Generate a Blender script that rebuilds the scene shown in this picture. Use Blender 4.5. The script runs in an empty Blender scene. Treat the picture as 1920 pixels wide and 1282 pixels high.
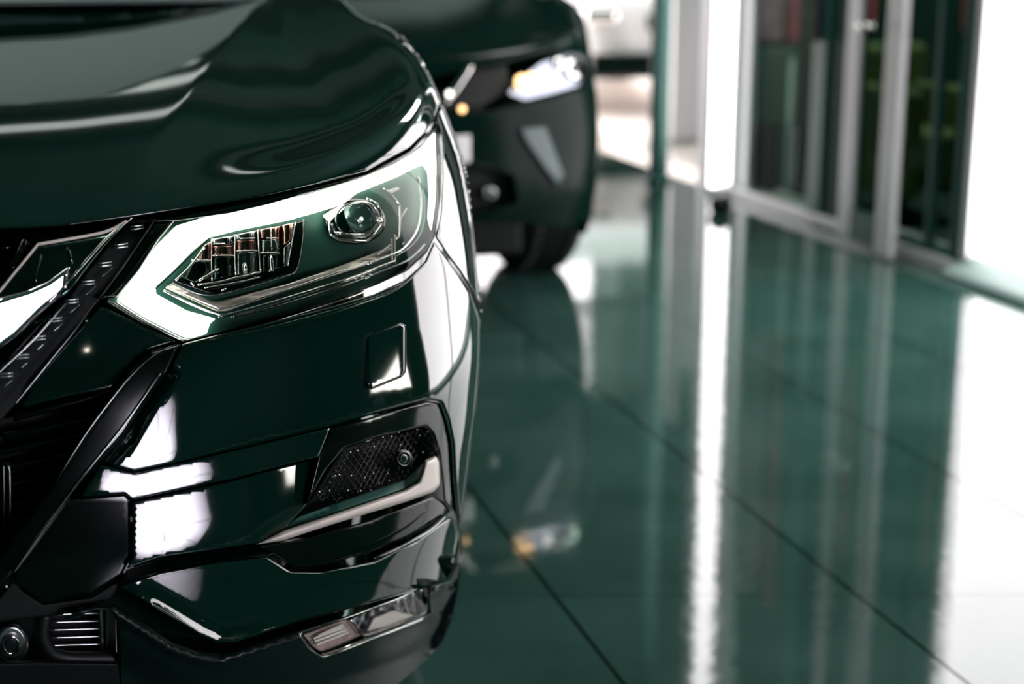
import bpy, bmesh, math, random
import numpy as np
from mathutils import Vector, Matrix
from mathutils.geometry import delaunay_2d_cdt
random.seed(4)
S = bpy.context.scene
COL = S.collection
# ------------------------------------------------------------------ camera
FPX = 2820.0
CH = 1.15
YAW = math.atan2(860, math.hypot(FPX, 721))
PIT = math.atan2(721, FPX)
FW = np.array([math.sin(YAW)*math.cos(PIT), math.cos(YAW)*math.cos(PIT), -math.sin(PIT)])
RT = np.array([math.cos(YAW), -math.sin(YAW), 0.0])
UP = np.cross(RT, FW)
cd = bpy.data.cameras.new('camera'); cam = bpy.data.objects.new('camera', cd); COL.objects.link(cam)
cd.sensor_width = 36.0; cd.lens = FPX/1920*36; cd.clip_start = .05
m = Matrix.Identity(4)
for i in range(3):
    m[i][0] = RT[i]; m[i][1] = UP[i]; m[i][2] = -FW[i]
m[2][3] = CH
cam.matrix_world = m
cd.dof.use_dof = True; cd.dof.focus_distance = 1.80; cd.dof.aperture_fstop = 2.6
S.camera = cam
# ------------------------------------------------------------------ world, light, exposure
W = bpy.data.worlds.new('world'); S.world = W; W.use_nodes = True
bg = W.node_tree.nodes['Background']; bg.inputs[0].default_value = (1.0, .955, .965, 1); bg.inputs[1].default_value = 5.0
S.view_settings.view_transform = 'Standard'; S.view_settings.look = 'None'
S.view_settings.exposure = 0.0; S.view_settings.gamma = 1.0; S.view_settings.use_curve_mapping = False
S.cycles.use_denoising = True
S.cycles.max_bounces = 10; S.cycles.transparent_max_bounces = 16; S.cycles.glossy_bounces = 6
S.cycles.sample_clamp_indirect = 8.0
S.cycles.caustics_reflective = False; S.cycles.caustics_refractive = False

# ------------------------------------------------------------------ materials
def mat(name, col, rough=.5, metal=0., ior=1.5, coat=0., emit=None, es=0., spec=None):
    M = bpy.data.materials.new(name); M.use_nodes = True
    b = M.node_tree.nodes['Principled BSDF']
    b.inputs['Base Color'].default_value = (*col, 1); b.inputs['Roughness'].default_value = rough
    b.inputs['Metallic'].default_value = metal; b.inputs['IOR'].default_value = ior
    b.inputs['Coat Weight'].default_value = coat; b.inputs['Coat Roughness'].default_value = .02
    if spec is not None: b.inputs['Specular IOR Level'].default_value = spec
    if emit: b.inputs['Emission Color'].default_value = (*emit, 1); b.inputs['Emission Strength'].default_value = es
    return M
def noisy(M, scale, amt, base, detail=3.):
    """small procedural variation of the base colour"""
    nt = M.node_tree; b = nt.nodes['Principled BSDF']
    tc = nt.nodes.new('ShaderNodeTexCoord'); n = nt.nodes.new('ShaderNodeTexNoise')
    n.inputs['Scale'].default_value = scale; n.inputs['Detail'].default_value = detail
    r = nt.nodes.new('ShaderNodeValToRGB')
    r.color_ramp.elements[0].position = .3; r.color_ramp.elements[1].position = .7
    r.color_ramp.elements[0].color = (*[c*(1-amt) for c in base], 1)
    r.color_ramp.elements[1].color = (*[min(1, c*(1+amt)) for c in base], 1)
    nt.links.new(tc.outputs['Object'], n.inputs['Vector']); nt.links.new(n.outputs['Fac'], r.inputs['Fac'])
    nt.links.new(r.outputs['Color'], b.inputs['Base Color'])
    return M
def thin_glass(name, tint=(1, 1, 1), ior=1.45, rough=.0):
    M = bpy.data.materials.new(name); M.use_nodes = True; nt = M.node_tree
    nt.nodes.remove(nt.nodes['Principled BSDF']); out = nt.nodes['Material Output']
    t = nt.nodes.new('ShaderNodeBsdfTransparent'); t.inputs[0].default_value = (*tint, 1)
    g = nt.nodes.new('ShaderNodeBsdfGlossy'); g.inputs['Roughness'].default_value = rough
    f = nt.nodes.new('ShaderNodeFresnel'); f.inputs[0].default_value = ior
    mx = nt.nodes.new('ShaderNodeMixShader')
    nt.links.new(f.outputs[0], mx.inputs[0]); nt.links.new(t.outputs[0], mx.inputs[1]); nt.links.new(g.outputs[0], mx.inputs[2])
    nt.links.new(mx.outputs[0], out.inputs[0]); return M
PAINT = mat('deep_green_black_paint', (.0008, .014, .009), .05, 0, 1.6, .6)
PAINT2 = mat('old_green_black_paint', (.0012, .010, .007), .2, 0, 1.2, .0, spec=.32)
GBLACK = mat('gloss_black_plastic', (.0003, .0035, .0022), .1)
SBLACK = mat('satin_black_plastic', (.0008, .009, .007), .38)
MBLACK = noisy(mat('matt_black_plastic', (.0004, .003, .002), .6, spec=.3), 60, .4, (.0004, .003, .002))
CHROME = mat('chrome', (.86, .84, .83), .05, 1)
DCHROME = mat('dark_chrome', (.25, .27, .26), .12, 1)
SILVER = mat('satin_silver', (.93, .84, .74), .35, .05)
BRUSH = mat('brushed_aluminium', (.62, .64, .63), .28, 1)
HOUSING = mat('lamp_housing', (.010, .045, .032), .45, spec=.15)
BEZEL = mat('lamp_bezel', (.7, .66, .58), .3, .3)
LED = mat('led_light_guide', (1, 1, 1), .3, emit=(1, .985, .90), es=4.5)
AMBER = mat('warm_lit_bulb', (1, .6, .3), .3, emit=(1, .62, .28), es=3.5)
WARM = mat('warm_reflector', (.95, .55, .35), .12, 1)
LENS = thin_glass('lamp_cover_glass', (.97, 1, .98), 1.2)
WINGLASS = thin_glass('window_glass', (.93, .97, .95), 1.4)
DOORGLASS = thin_glass('tinted_door_glass', (.66, .78, .73), 1.035)
RUBBER = mat('tyre_rubber', (.0015, .004, .0035), .55)
WHITEP = mat('white_paint', (.85, .83, .83), .2)
FRAME = mat('door_frame_aluminium', (.55, .60, .59), .38, .55)
FRAMEB = mat('bright_frame_aluminium', (.88, .86, .87), .35, .2)
DFRAME = mat('dark_green_frame', (.012, .09, .07), .4)

# ------------------------------------------------------------------ object helpers
def tag(o, label=None, cat=None, group=None, kind=None):
    if label: o['label'] = label
    if cat: o['category'] = cat
    if group: o['group'] = group
    if kind: o['kind'] = kind
    return o
def empty(name, loc, label, cat, group=None):
    o = bpy.data.objects.new(name, None); COL.objects.link(o); o.location = loc; o.empty_display_size = .1
    return tag(o, label, cat, group)
def link(name, verts, faces, material, parent=None, smooth=True, normals=None):
    me = bpy.data.meshes.new(name)
    off = np.array(parent_world(parent)) if parent else np.zeros(3)
    v = np.asarray(verts, float) - off
    me.from_pydata(v.tolist(), [], [list(map(int, f)) for f in faces]); me.update()
    if material: me.materials.append(material)
    if smooth: me.polygons.foreach_set('use_smooth', [True]*len(me.polygons))
    o = bpy.data.objects.new(name, me); COL.objects.link(o)
    if parent: o.parent = parent
    return o
def parent_world(p):
    v = Vector((0, 0, 0))
    while p is not None: v += p.location; p = p.parent
    return v
class MB:
    def __init__(s): s.v = []; s.f = []
    def box(s, a, b):
        n = len(s.v); x0, y0, z0 = a; x1, y1, z1 = b
        s.v += [(x0,y0,z0),(x1,y0,z0),(x1,y1,z0),(x0,y1,z0),(x0,y0,z1),(x1,y0,z1),(x1,y1,z1),(x0,y1,z1)]
        s.f += [[n+i for i in q] for q in ((3,2,1,0),(4,5,6,7),(0,1,5,4),(1,2,6,5),(2,3,7,6),(3,0,4,7))]
        return s
    def tube(s, pts, r, seg=8, closed=False):
        pts = [Vector(p) for p in pts]; n0 = len(s.v); N = len(pts); ref = None
        for i, p in enumerate(pts):
            a = pts[i-1] if (i > 0 or closed) else p; b = pts[(i+1) % N] if (i < N-1 or closed) else p
            t = (b-a).normalized() if (b-a).length > 1e-9 else Vector((0, 0, 1))
            if ref is None: ref = t.orthogonal().normalized()
            ref = (ref - t*ref.dot(t)); ref = ref.normalized() if ref.length > 1e-6 else t.orthogonal().normalized()
            bn = t.cross(ref); rr = r[i] if hasattr(r, '__len__') else r
            for k in range(seg):
                an = 2*math.pi*k/seg; q = p + ref*(rr*math.cos(an)) + bn*(rr*math.sin(an)); s.v.append(tuple(q))
        for i in range(N if closed else N-1):
            j = (i+1) % N
            for k in range(seg):
                l = (k+1) % seg; s.f.append([n0+i*seg+k, n0+i*seg+l, n0+j*seg+l, n0+j*seg+k])
        if not closed:
            s.f.append([n0+k for k in range(seg)][::-1]); s.f.append([n0+(N-1)*seg+k for k in range(seg)])
        return s
    def lathe(s, prof, axis_o, axis='x', seg=48):
        """prof: (along, radius)"""
        n0 = len(s.v); P = len(prof)
        for k in range(seg):
            a = 2*math.pi*k/seg; c, d = math.cos(a), math.sin(a)
            for (t, r) in prof:
                if axis == 'x': q = (t, r*c, r*d)
                elif axis == 'y': q = (r*c, t, r*d)
                else: q = (r*c, r*d, t)
                s.v.append(tuple(q[i]+axis_o[i] for i in range(3)))
        for k in range(seg):
            l = (k+1) % seg
            for i in range(P-1): s.f.append([n0+k*P+i, n0+k*P+i+1, n0+l*P+i+1, n0+l*P+i])
        return s
    def build(s, name, material, parent=None, smooth=False): return link(name, s.v, s.f, material, parent, smooth)
def bevel(o, w=.004, seg=2):
    b = o.modifiers.new('bevel', 'BEVEL'); b.width = w; b.segments = seg; b.limit_method = 'ANGLE'; return o

# ------------------------------------------------------------------ car body as a solid defined in car coordinates
def sm(a, b, x):
    t = np.clip((x-a)/(b-a), 0, 1); return t*t*(3-2*t)
ZZ = np.linspace(0, 1.3, 400)
def stab(xs, ys, w=.05):
    v = np.interp(ZZ, xs, ys); k = int(w/(ZZ[1]-ZZ[0])); ker = np.hanning(2*k+3); ker /= ker.sum()
    return np.convolve(np.pad(v, (k+1, k+1), mode='edge'), ker, 'valid')
PT = stab([.0, .2, .3, .4, .5, .6, .7, .8, .86, 1.2], [.10, .05, .025, .0, .0, .015, .04, .075, .10, .42])
WT = stab([0, .2, .3, .45, .6, .75, .86, .95, 1.05, 1.2], [.872, .878, .886, .900, .92, .92, .912, .895, .88, .80])
LN, NN = .76, 2.5
EU = np.array([0, .32, .45, .6, .7, .78, .84, .88, .92]); EV = np.array([.845, .855, .865, .885, .905, .935, .965, .985, 1.0])
UU = np.linspace(0, 1, 300)
EVS = np.convolve(np.pad(np.interp(UU, EU, EV), 12, mode='edge'), np.hanning(25)/np.hanning(25).sum(), 'valid')
class Body:
    def __init__(s, xc, yf, zbot=.16, zs=1.0):
        s.xc, s.yf, s.zbot, s.zs = xc, yf, zbot, zs
    def local(s, u, y, z):
        z = z/s.zs
        a = np.abs(u); p = np.interp(z, ZZ, PT); Wd = np.interp(z, ZZ, WT)
        q = ((a/Wd)**NN + (np.maximum(0, LN-(y-p))/LN)**NN)**(1/NN) - 1
        f1 = q*.62
        e = np.interp(a, UU, EVS)
        ye = .10 + LN*(1-(1-np.minimum(a/.905, .995)**NN)**(1/NN))
        d = np.maximum(y-ye, -.3); dd = np.maximum(d, 0)
        G = e + .075*dd + .085*(1-np.exp(-dd/.30)) + np.minimum(d, 0)*.35
        uc = .36 + .30*dd
        x = a-uc; x = .5*(x+np.sqrt(x*x+.00003))
        G = G - .21*x/(1+.5*(x/.26)**2)*sm(0, .22, dd)
        f2 = z-G
        k = .012 + .03*sm(.6, .85, a)
        mm = np.maximum(f1, f2); hh = np.maximum(k-np.abs(f1-f2), 0)/k
        f = mm + hh*hh*k*.25
        f = np.maximum(f, s.zbot-z)
        return np.maximum(f, y-4.35)
    def field(s, P): return s.local(P[..., 0]-s.xc, P[..., 1]-s.yf, P[..., 2])
    def cast(s, pts, lev=0.0):
        """rays of sight onto the body surface: gives real 3-D places on the car"""
        pts = np.asarray(pts, float).reshape(-1, 2); lev = np.broadcast_to(np.asarray(lev, float), (len(pts),))
        d = FW*FPX + RT*(pts[:, :1]-960) - UP*(pts[:, 1:]-641); d = d/d[:, 1:2]
        Y = np.linspace(s.yf-.1, s.yf+1.75, 420); dy = Y[1]-Y[0]
        hit = np.full(len(pts), np.nan); best = np.full(len(pts), 1e9); by = np.full(len(pts), Y[0])
        o = np.array([0, 0, CH])
        for y in Y:
            v = s.field(o + d*y) - lev
            n = (v < 0) & np.isnan(hit); hit[n] = y
            c = (v < best) & np.isnan(hit); best[c] = v[c]; by[c] = y
        miss = np.isnan(hit); a = np.where(miss, by, hit-dy); b = np.where(miss, by, hit)
        for _ in range(20):
            q = (a+b)/2; v = s.field(o + d*q[:, None]) - lev
            w = v < 0; b = np.where(w & ~miss, q, b); a = np.where(~w & ~miss, q, a)
        return o + d*b[:, None]
    def normal(s, P, e=.002):
        g = np.stack([s.field(P+np.eye(3)[i]*e)-s.field(P-np.eye(3)[i]*e) for i in range(3)], -1)
        return g/np.linalg.norm(g, axis=-1, keepdims=True)

def pip(pts, poly):
    x, y = pts[:, 0], pts[:, 1]; r = np.zeros(len(pts), bool); n = len(poly)
    for i in range(n):
        x0, y0 = poly[i]; x1, y1 = poly[(i+1) % n]
        if y0 == y1: continue
        c = ((y0 > y) != (y1 > y)) & (x < (x1-x0)*(y-y0)/(y1-y0)+x0); r ^= c
    return r
def pdist(pts, poly, closed=True):
    n = len(poly); best = np.full(len(pts), 1e9)
    for i in range(n if closed else n-1):
        a = np.array(poly[i], float); b = np.array(poly[(i+1) % n], float); ab = b-a; L2 = ab@ab
        if L2 < 1e-9: continue
        t = np.clip(((pts-a)@ab)/L2, 0, 1); best = np.minimum(best, np.linalg.norm(pts-(a+t[:, None]*ab), axis=1))
    return best
def densify(poly, s, closed=True, curve=False):
    P = [np.array(p, float) for p in poly]; n = len(P); out = []
    for i in range(n if closed else n-1):
        a, b = P[i], P[(i+1) % n]; k = max(1, int(round(np.linalg.norm(b-a)/s)))
        p0 = P[i-1] if (closed or i > 0) else a; p3 = P[(i+2) % n] if (closed or i+2 < n) else b
        sh = 0
        if curve:
            for j in range(k):
                t = j/k
                q = .5*((2*a)+(-p0+b)*t+(2*p0-5*a+4*b-p3)*t*t+(-p0+3*a-3*b+p3)*t**3)
                lin = a+(b-a)*t
                out.append(q if np.linalg.norm(q-lin) < .25*np.linalg.norm(b-a) else lin)
        else:
            for j in range(k): out.append(a+(b-a)*j/k)
    if not closed: out.append(P[-1])
    return np.array(out)
def smooth_poly(poly, r=3):
    """turn hard traced corners slightly round"""
    out = []; n = len(poly)
    for i in range(n):
        a, b, c = (np.array(poly[j % n], float) for j in (i-1, i, i+1))
        da = np.linalg.norm(a-b); dc = np.linalg.norm(c-b)
        ra = min(r, da*.4); rc = min(r, dc*.4)
        p, q = b+(a-b)/max(da, 1e-6)*ra, b+(c-b)/max(dc, 1e-6)*rc
        out += [p, .25*p+.5*b+.25*q, q]
    return out
def panel(name, poly, body, material, parent, lev=0., s=9, thick=.01, rim=5, drop=.003, r=3, holes=(), fn=None, curve=True):
    """a solid panel of bodywork with rounded rim, lying on the body surface"""
    poly = smooth_poly(poly, r); out = densify(poly, s*.5, True, False)
    hs = [densify(smooth_poly(h, 2), s*.7) for h in holes]
    rings = [out] + hs
    allp = [out] + hs
    xmin, ymin = out.min(0); xmax, ymax = out.max(0)
    gx = []; row = 0; y = ymin
    while y < ymax:
        x = xmin + (s/2 if row % 2 else 0)
        while x < xmax: gx.append((x, y)); x += s
        y += s*.866; row += 1
    cand = [np.array(gx)] if gx else []
    for k in (.12, .4, 1.0) if rim > 0 else ():
        for rg in rings:
            nx = np.roll(rg, -1, 0)-np.roll(rg, 1, 0); nl = np.stack([-nx[:, 1], nx[:, 0]], 1); nl /= np.maximum(np.linalg.norm(nl, axis=1, keepdims=True), 1e-6)
            for sg in (1, -1): cand.append(rg + nl*sg*rim*k)
    pts = []
    def ok(c, md):
        w = pip(c, out)
        for h in hs: w &= ~pip(c, h)
        dd = pdist(c, out)
        for h in hs: dd = np.minimum(dd, pdist(c, h))
        return w & (dd > md), dd
    if cand:
        w, dd = ok(cand[0], rim*1.15 + s*.25); pts.append(cand[0][w])
        ks = [k for k in (.12, .4, 1.0) for _ in rings for _ in (0, 1)]
        for c, k in zip(cand[1:], ks):
            w, dd = ok(c, rim*k*.9); pts.append(c[w])
    allpts = np.concatenate(allp+pts)
    nb = len(out)+sum(map(len, hs)); edges = []; o = 0
    for rg in rings:
        edges += [(o+i, o+(i+1) % len(rg)) for i in range(len(rg))]; o += len(rg)
    vv, _, ff, ov, _, _ = delaunay_2d_cdt([Vector(p) for p in allpts], edges, [], 0, 1e-4)
    V = np.array([(p.x, p.y) for p in vv]); F = np.array([f for f in ff if len(f) == 3])
    cen = V[F].mean(1); w = pip(cen, out)
    for h in hs: w &= ~pip(cen, h)
    F = F[w]
    a = V[F[:, 1]]-V[F[:, 0]]; b = V[F[:, 2]]-V[F[:, 0]]; ar = a[:, 0]*b[:, 1]-a[:, 1]*b[:, 0]
    F = F[np.abs(ar) > 1e-5]; ar = ar[np.abs(ar) > 1e-5]
    F[ar > 0] = F[ar > 0][:, ::-1]          # picture y runs down; face the viewer
    dd = pdist(V, out)
    for h in hs: dd = np.minimum(dd, pdist(V, h))
    lv = np.full(len(V), float(lev))
    if rim > 0:
        t = np.clip(dd/rim, 0, 1); lv -= drop*(1-np.sqrt(np.clip(1-(1-t)**2, 0, 1)))
    if fn is not None: lv += fn(V)
    P = body.cast(V, lv)
    def level(X):
        q = pdist(X, out)
        for h in hs: q = np.minimum(q, pdist(X, h))
        q = np.where(pip(X, out), q, -q)
        l = np.full(len(X), float(lev))
        if rim > 0:
            t_ = np.clip(q/rim, .06, 1); l -= drop*(1-np.sqrt(np.clip(1-(1-t_)**2, 0, 1)))
            l += np.where(q/rim < .06, (q/rim-.06)*drop*2.5, 0)
        if fn is not None: l += fn(X)
        return l
    cam0 = np.array([0, 0, CH])
    def near(X):
        l = level(X); d = FW*FPX + RT*(X[:, :1]-960) - UP*(X[:, 1:]-641); d = d/d[:, 1:2]
        y = P[:, 1].copy()
        for _ in range(7):
            g0 = body.field(cam0+d*y[:, None])-l; g1 = body.field(cam0+d*(y+1e-4)[:, None])-l
            sl = (g1-g0)/1e-4; st_ = np.where(np.abs(sl) > .02, g0/np.where(np.abs(sl) > .02, sl, 1), 0); y = y-np.clip(st_, -.03, .03)
        return cam0+d*y[:, None]
    e_ = .6
    tx = near(V+[e_, 0])-near(V-[e_, 0]); ty = near(V+[0, e_])-near(V-[0, e_])
    CN = np.cross(tx, -ty); CN = -CN; vd = V*0
    ray_ = P-cam0; fl = (CN*ray_).sum(1) > 0; CN[fl] *= -1
    ln = np.linalg.norm(CN, axis=1, keepdims=True); FN = body.normal(P)
    bad = (np.abs(body.field(P)-lv) > 1e-3) | (ln[:, 0] < 1e-9) | ((np.linalg.norm(tx, axis=1) > .03)) | ((np.linalg.norm(ty, axis=1) > .03))
    CN = np.where(bad[:, None], FN, CN/np.maximum(ln, 1e-9))
    # boundary edges of the kept faces get a skirt
    from collections import Counter
    E = Counter(); D = {}
    for f in F:
        for i in range(3):
            e = (f[i], f[(i+1) % 3]); E[tuple(sorted(e))] += 1; D[tuple(sorted(e))] = e
    bd = [D[k] for k, c in E.items() if c == 1]; ids = sorted({i for e in bd for i in e}); mp = {i: len(P)+j for j, i in enumerate(ids)}
    # skirt goes back into the car, away from the outer surface
    ray = P[ids]-np.array([0, 0, CH]); ray /= np.linalg.norm(ray, axis=1, keepdims=True); P2 = P[ids] + ray*thick
    faces = [tuple(f) for f in F] + [(e[1], e[0], mp[e[0]], mp[e[1]]) for e in bd]
    used = sorted({i for f in faces for i in f}); um = {i: j for j, i in enumerate(used)}
    VV = np.concatenate([P, P2])[used]
    ob = link(name, VV, [[um[i] for i in f] for f in faces], material, parent, True)
    me = ob.data; ln_ = np.zeros((len(me.loops), 3)); li = 0
    nF = len(F)
    for fi, f in enumerate(faces):
        if fi < nF:
            for i in f: ln_[li] = CN[i]; li += 1
        else:
            a_, b_, c_ = (np.array(VV[um[i]]) for i in f[:3]); n_ = np.cross(b_-a_, c_-a_); n_ /= max(np.linalg.norm(n_), 1e-12)
            for i in f: ln_[li] = n_; li += 1
    if li == len(me.loops): me.normals_split_custom_set(ln_.tolist())
    return ob
def line(name, pts, body, material, parent, lev=0., r=.0012, s=10, curve=True, seg=6, taper=False, closed=False):
    p = densify(pts, s, closed, curve); P = body.cast(p, lev); n = len(P)
    rr = [r*(.25+.75*math.sin(math.pi*min(1, max(0, (i+.5)/n)))) for i in range(n)] if taper else r
    return MB().tube(P, rr, seg, closed).build(name, material, parent, True)
def T(s, ox, oy, pts): return [(ox+x/s, oy+y/s) for x, y in pts]
c2 = lambda p: T(1.88, 0, 600, p)
c3 = lambda p: T(1.88, 460, 600, p)
c4 = lambda p: T(2.6667, 200, 200, p)
c8 = lambda p: T(3.373, 0, 380, p)
c5 = lambda p: T(2.289, 600, 0, p)
def atz(px, py, z=0.):
    d = FW*FPX+RT*(px-960)-UP*(py-641); t = (z-CH)/d[2]; return np.array([0, 0, CH])+d*t
def atx(px, py, X):
    d = FW*FPX+RT*(px-960)-UP*(py-641); return np.array([0, 0, CH])+d*(X/d[0])

# ================================================================== SETTING
def struct(o): o['kind'] = 'structure'; return o
RX = 3.15                                   # plane of the right hand wall
def wallY(px): return atx(px, 367+.3515*(px-1374), RX)[1]
CE = 3.3
DARKW = noisy(mat('dark_green_wall', (.010, .050, .036), .6), 1.5, .2, (.010, .050, .036))
# polished tile floor with skewed joints
FL = mat('polished_floor_tiles', (.03, .10, .075), .10, 0, 1.65)
def floor_nodes():
    nt = FL.node_tree; b = nt.nodes['Principled BSDF']; N = nt.nodes.new; Lk = nt.links.new
    g = N('ShaderNodeNewGeometry'); sx = N('ShaderNodeSeparateXYZ'); Lk(g.outputs['Position'], sx.inputs[0])
    def math_(op, a, c=None):
        n = N('ShaderNodeMath'); n.operation = op
        for i, v in enumerate((a, c)):
            if v is None: continue
            if isinstance(v, (int, float)): n.inputs[i].default_value = v
            else: Lk(v, n.inputs[i])
        return n.outputs[0]
    def joint(coord, off, step, w):
        q = math_('SUBTRACT', coord, off); q = math_('DIVIDE', q, step)
        fr = math_('SUBTRACT', math_('FRACT', math_('ADD', q, 100.5)), .5)
        return math_('LESS_THAN', math_('ABSOLUTE', fr), w/step/2)
    yy = math_('ADD', sx.outputs[1], math_('MULTIPLY', sx.outputs[0], .2955))
    j1 = joint(sx.outputs[0], 1.351-.5405, .5405, .009); j2 = joint(yy, 2.708, .5405, .0035)
    j = math_('MAXIMUM', j1, math_('MULTIPLY', j2, .8))
    no = N('ShaderNodeTexNoise'); no.inputs['Scale'].default_value = 2.3; no.inputs['Detail'].default_value = 6
    Lk(g.outputs['Position'], no.inputs['Vector'])
    r = N('ShaderNodeValToRGB'); r.color_ramp.elements[0].position = .35; r.color_ramp.elements[1].position = .7
    r.color_ramp.elements[0].color = (.022, .066, .052, 1); r.color_ramp.elements[1].color = (.044, .104, .085, 1)
    Lk(no.outputs['Fac'], r.inputs['Fac'])
    mx = N('ShaderNodeMixRGB'); Lk(j, mx.inputs[0]); Lk(r.outputs[0], mx.inputs[1]); mx.inputs[2].default_value = (.003, .012, .009, 1)
    Lk(mx.outputs[0], b.inputs['Base Color'])
    n2 = N('ShaderNodeTexNoise'); n2.inputs['Scale'].default_value = 9; n2.inputs['Detail'].default_value = 3; Lk(g.outputs['Position'], n2.inputs['Vector'])
    ro = math_('ADD', .03, math_('MULTIPLY', n2.outputs['Fac'], .05)); Lk(ro, b.inputs['Roughness']); Lk(math_('SUBTRACT', .5, math_('MULTIPLY', j, .38)), b.inputs['Specular IOR Level'])
    bp = N('ShaderNodeBump'); bp.inputs['Strength'].default_value = .012; bp.inputs['Distance'].default_value = .02
    n3 = N('ShaderNodeTexNoise'); n3.inputs['Scale'].default_value = 14; Lk(g.outputs['Position'], n3.inputs['Vector']); Lk(n3.outputs['Fac'], bp.inputs['Height'])
    Lk(bp.outputs[0], b.inputs['Normal'])
floor_nodes()
struct(MB().box((.2, 9.5, 1.85), (9, 9.6, CE)).build('wall_end_blocker', DARKW))  # unseen lintel added to limit the bright opening mirrored in the floor
w9 = empty('added_slats', (1.7, 9.55, 1.2), None, None); struct(w9); lv_ = MB()  # unseen slats added to dim the bright floor reflection
for k in range(9): lv_.box((.2, 9.52, 1.13+.085*k), (9, 9.58, 1.13+.085*k+(.04 if k else .06)))
lv_.build('added_louvre', DARKW, w9)
struct(MB().box((RX+.3, 7.2, CE), (9, 9.6, CE+.2)).build('ceiling_sky_blocker', DARKW))  # unseen canopy added to keep open sky out of the floor reflection
struct(MB().box((-8, -7, -.2), (RX, 9.5, 0)).build('floor', FL))
PAVE = noisy(mat('pale_pavement', (.82, .74, .68), .5), 3, .06, (.82, .74, .68))
struct(MB().box((RX+.3, 7.2, -.2), (14, 30, -.012)).build('floor_outside', PAVE))
struct(MB().box((-8, 9.5, -.2), (RX+.3, 30, -.006)).build('floor_forecourt', PAVE))
MIDW = noisy(mat('grey_green_wall', (.16, .24, .21), .6), 1.5, .1, (.16, .24, .21))
FARW = noisy(mat('pale_green_wall', (.42, .52, .48), .6), 1.5, .06, (.42, .52, .48))
struct(MB().box((-8.2, -7.2, 0), (-8, 9.5, CE)).build('wall_left', DARKW))
struct(MB().box((-8.2, -7.2, 0), (14.0, -7.0, CE)).build('wall_back', DARKW))
struct(MB().box((-8, 9.3, 0), (.2, 9.5, CE)).build('wall_far', FARW))
cl = MB().box((-8.2, -7.2, CE), (RX+.3, 9.5, CE+.2)); struct(cl.build('ceiling', noisy(mat('dark_ceiling', (.035, .12, .092), .7), 2, .15, (.035, .12, .092))))

# right wall: glowing pane, in place of a lit white wall, from the camera side up to Y=4.8, then glass doors
YW = wallY(1795)
SK = mat('grey_skirting', (.26, .36, .33), .4)
def ledge_mesh():
    b = MB(); pr = [(RX-.07, 0), (RX-.07, .02), (RX-.055, .032), (RX+.045, .078), (RX+.3, .078), (RX+.3, 0)]; n = len(pr)
    for y in (-7, YW): b.v += [(x, y, z) for x, z in pr]
    b.f += [[i, (i+1) % n, n+(i+1) % n, n+i] for i in range(n)] + [list(range(n))[::-1], [n+i for i in range(n)]]
    return b
YN = 2.3                                    # near end of the glowing pane
struct(ledge_mesh().build('baseboard_right', SK))
struct(MB().box((RX, -7, .075), (RX+.3, YN, 2.9)).build('wall_right_near', DARKW))
struct(bevel(MB().box((RX-.012, YW+.02, 0), (RX+.18, 6.95, .05)).build('trim_1', FRAMEB), .006))
struct(MB().box((RX, -7, 2.9), (RX+.3, 6.95, CE)).build('wall_right', MIDW))
w = empty('wall_glow_pane', (RX, 0, 0), None, None); struct(w)
g = MB()
for y in (YN, 3.3):
    g.box((RX, y, .075), (RX+.10, y+.05, 2.9))
g.build('window_frame', FRAMEB, w)
MB().box((RX+.22, YN+.02, .075), (RX+.235, YW-.02, 2.9)).build('window_pane', WINGLASS, w)
MB().box((RX, YW-.05, .075), (RX+.3, YW, 2.9)).build('window_jamb', FRAMEB, w)

def proj(P):
    d = np.array(P, float)-np.array([0, 0, CH]); z = d@FW; return 960+FPX*(d@RT)/z, 641-FPX*(d@UP)/z
def Yat(px, X, z=.3):
    a, b = 1.0, 40.0
    for _ in range(50):
        q = (a+b)/2
        if proj((X, q, z))[0] > px: a = q
        else: b = q
    return a
def aty(px, py, Y):
    d = FW*FPX+RT*(px-960)-UP*(py-641); return np.array([0, 0, CH])+d*(Y/d[1])
GLOWPANE = mat('glowing_white_pane', (.9, .88, .89), .4, emit=(1, .955, .975), es=5.4)
MB().box((RX+.05, YN+.02, .075), (RX+.07, YW-.05, 2.9)).build('glowing_pane', GLOWPANE, w)  # own glow stands in for a brightly lit white wall

TEALF = mat('teal_grey_frame', (.06, .18, .16), .4)
# glass door front between the glowing pane and the end post
def post(px0, px1, X=RX, d=.035, m_=FRAME, z1=2.9, name='post', parent=None, z0=0.):
    y1, y0 = Yat(px0, X), Yat(px1, X)
    return bevel(MB().box((X, y0, z0), (X+d, y1, z1)).build(name, m_, parent), .004)
w2 = struct(empty('window_2', (RX, 6.4, 0), None, None))
post(1371, 1387, m_=DFRAME, name='frame_post', parent=w2); post(1388, 1402, m_=FRAME, name='frame_post', parent=w2)
post(1514, 1538, m_=TEALF, name='frame_post', parent=w2)
MB().box((RX+.03, Yat(1514, RX), .05), (RX+.042, Yat(1402, RX), 2.9)).build('window_pane', DOORGLASS, w2)
w4 = struct(empty('window_3', (RX, 5.1, 0), None, None))
post(1738, 1746, m_=DFRAME, name='frame_post', parent=w4); post(1786, 1796, m_=DFRAME, name='frame_post', parent=w4)
MB().box((RX+.03, Yat(1786, RX), .05), (RX+.042, Yat(1676, RX), 2.9)).build('window_pane', DOORGLASS, w4)
MB().box((RX+.01, Yat(1786, RX), .02), (RX+.06, Yat(1676, RX), .075)).build('sill_rail', DFRAME, w4)
dr = struct(empty('door_1', (3.05, 5.4, 0), None, None))
XD = 3.06
post(1574, 1598, X=XD, d=.025, m_=FRAMEB, z1=2.75, name='door_stile', parent=dr, z0=.03)
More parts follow.
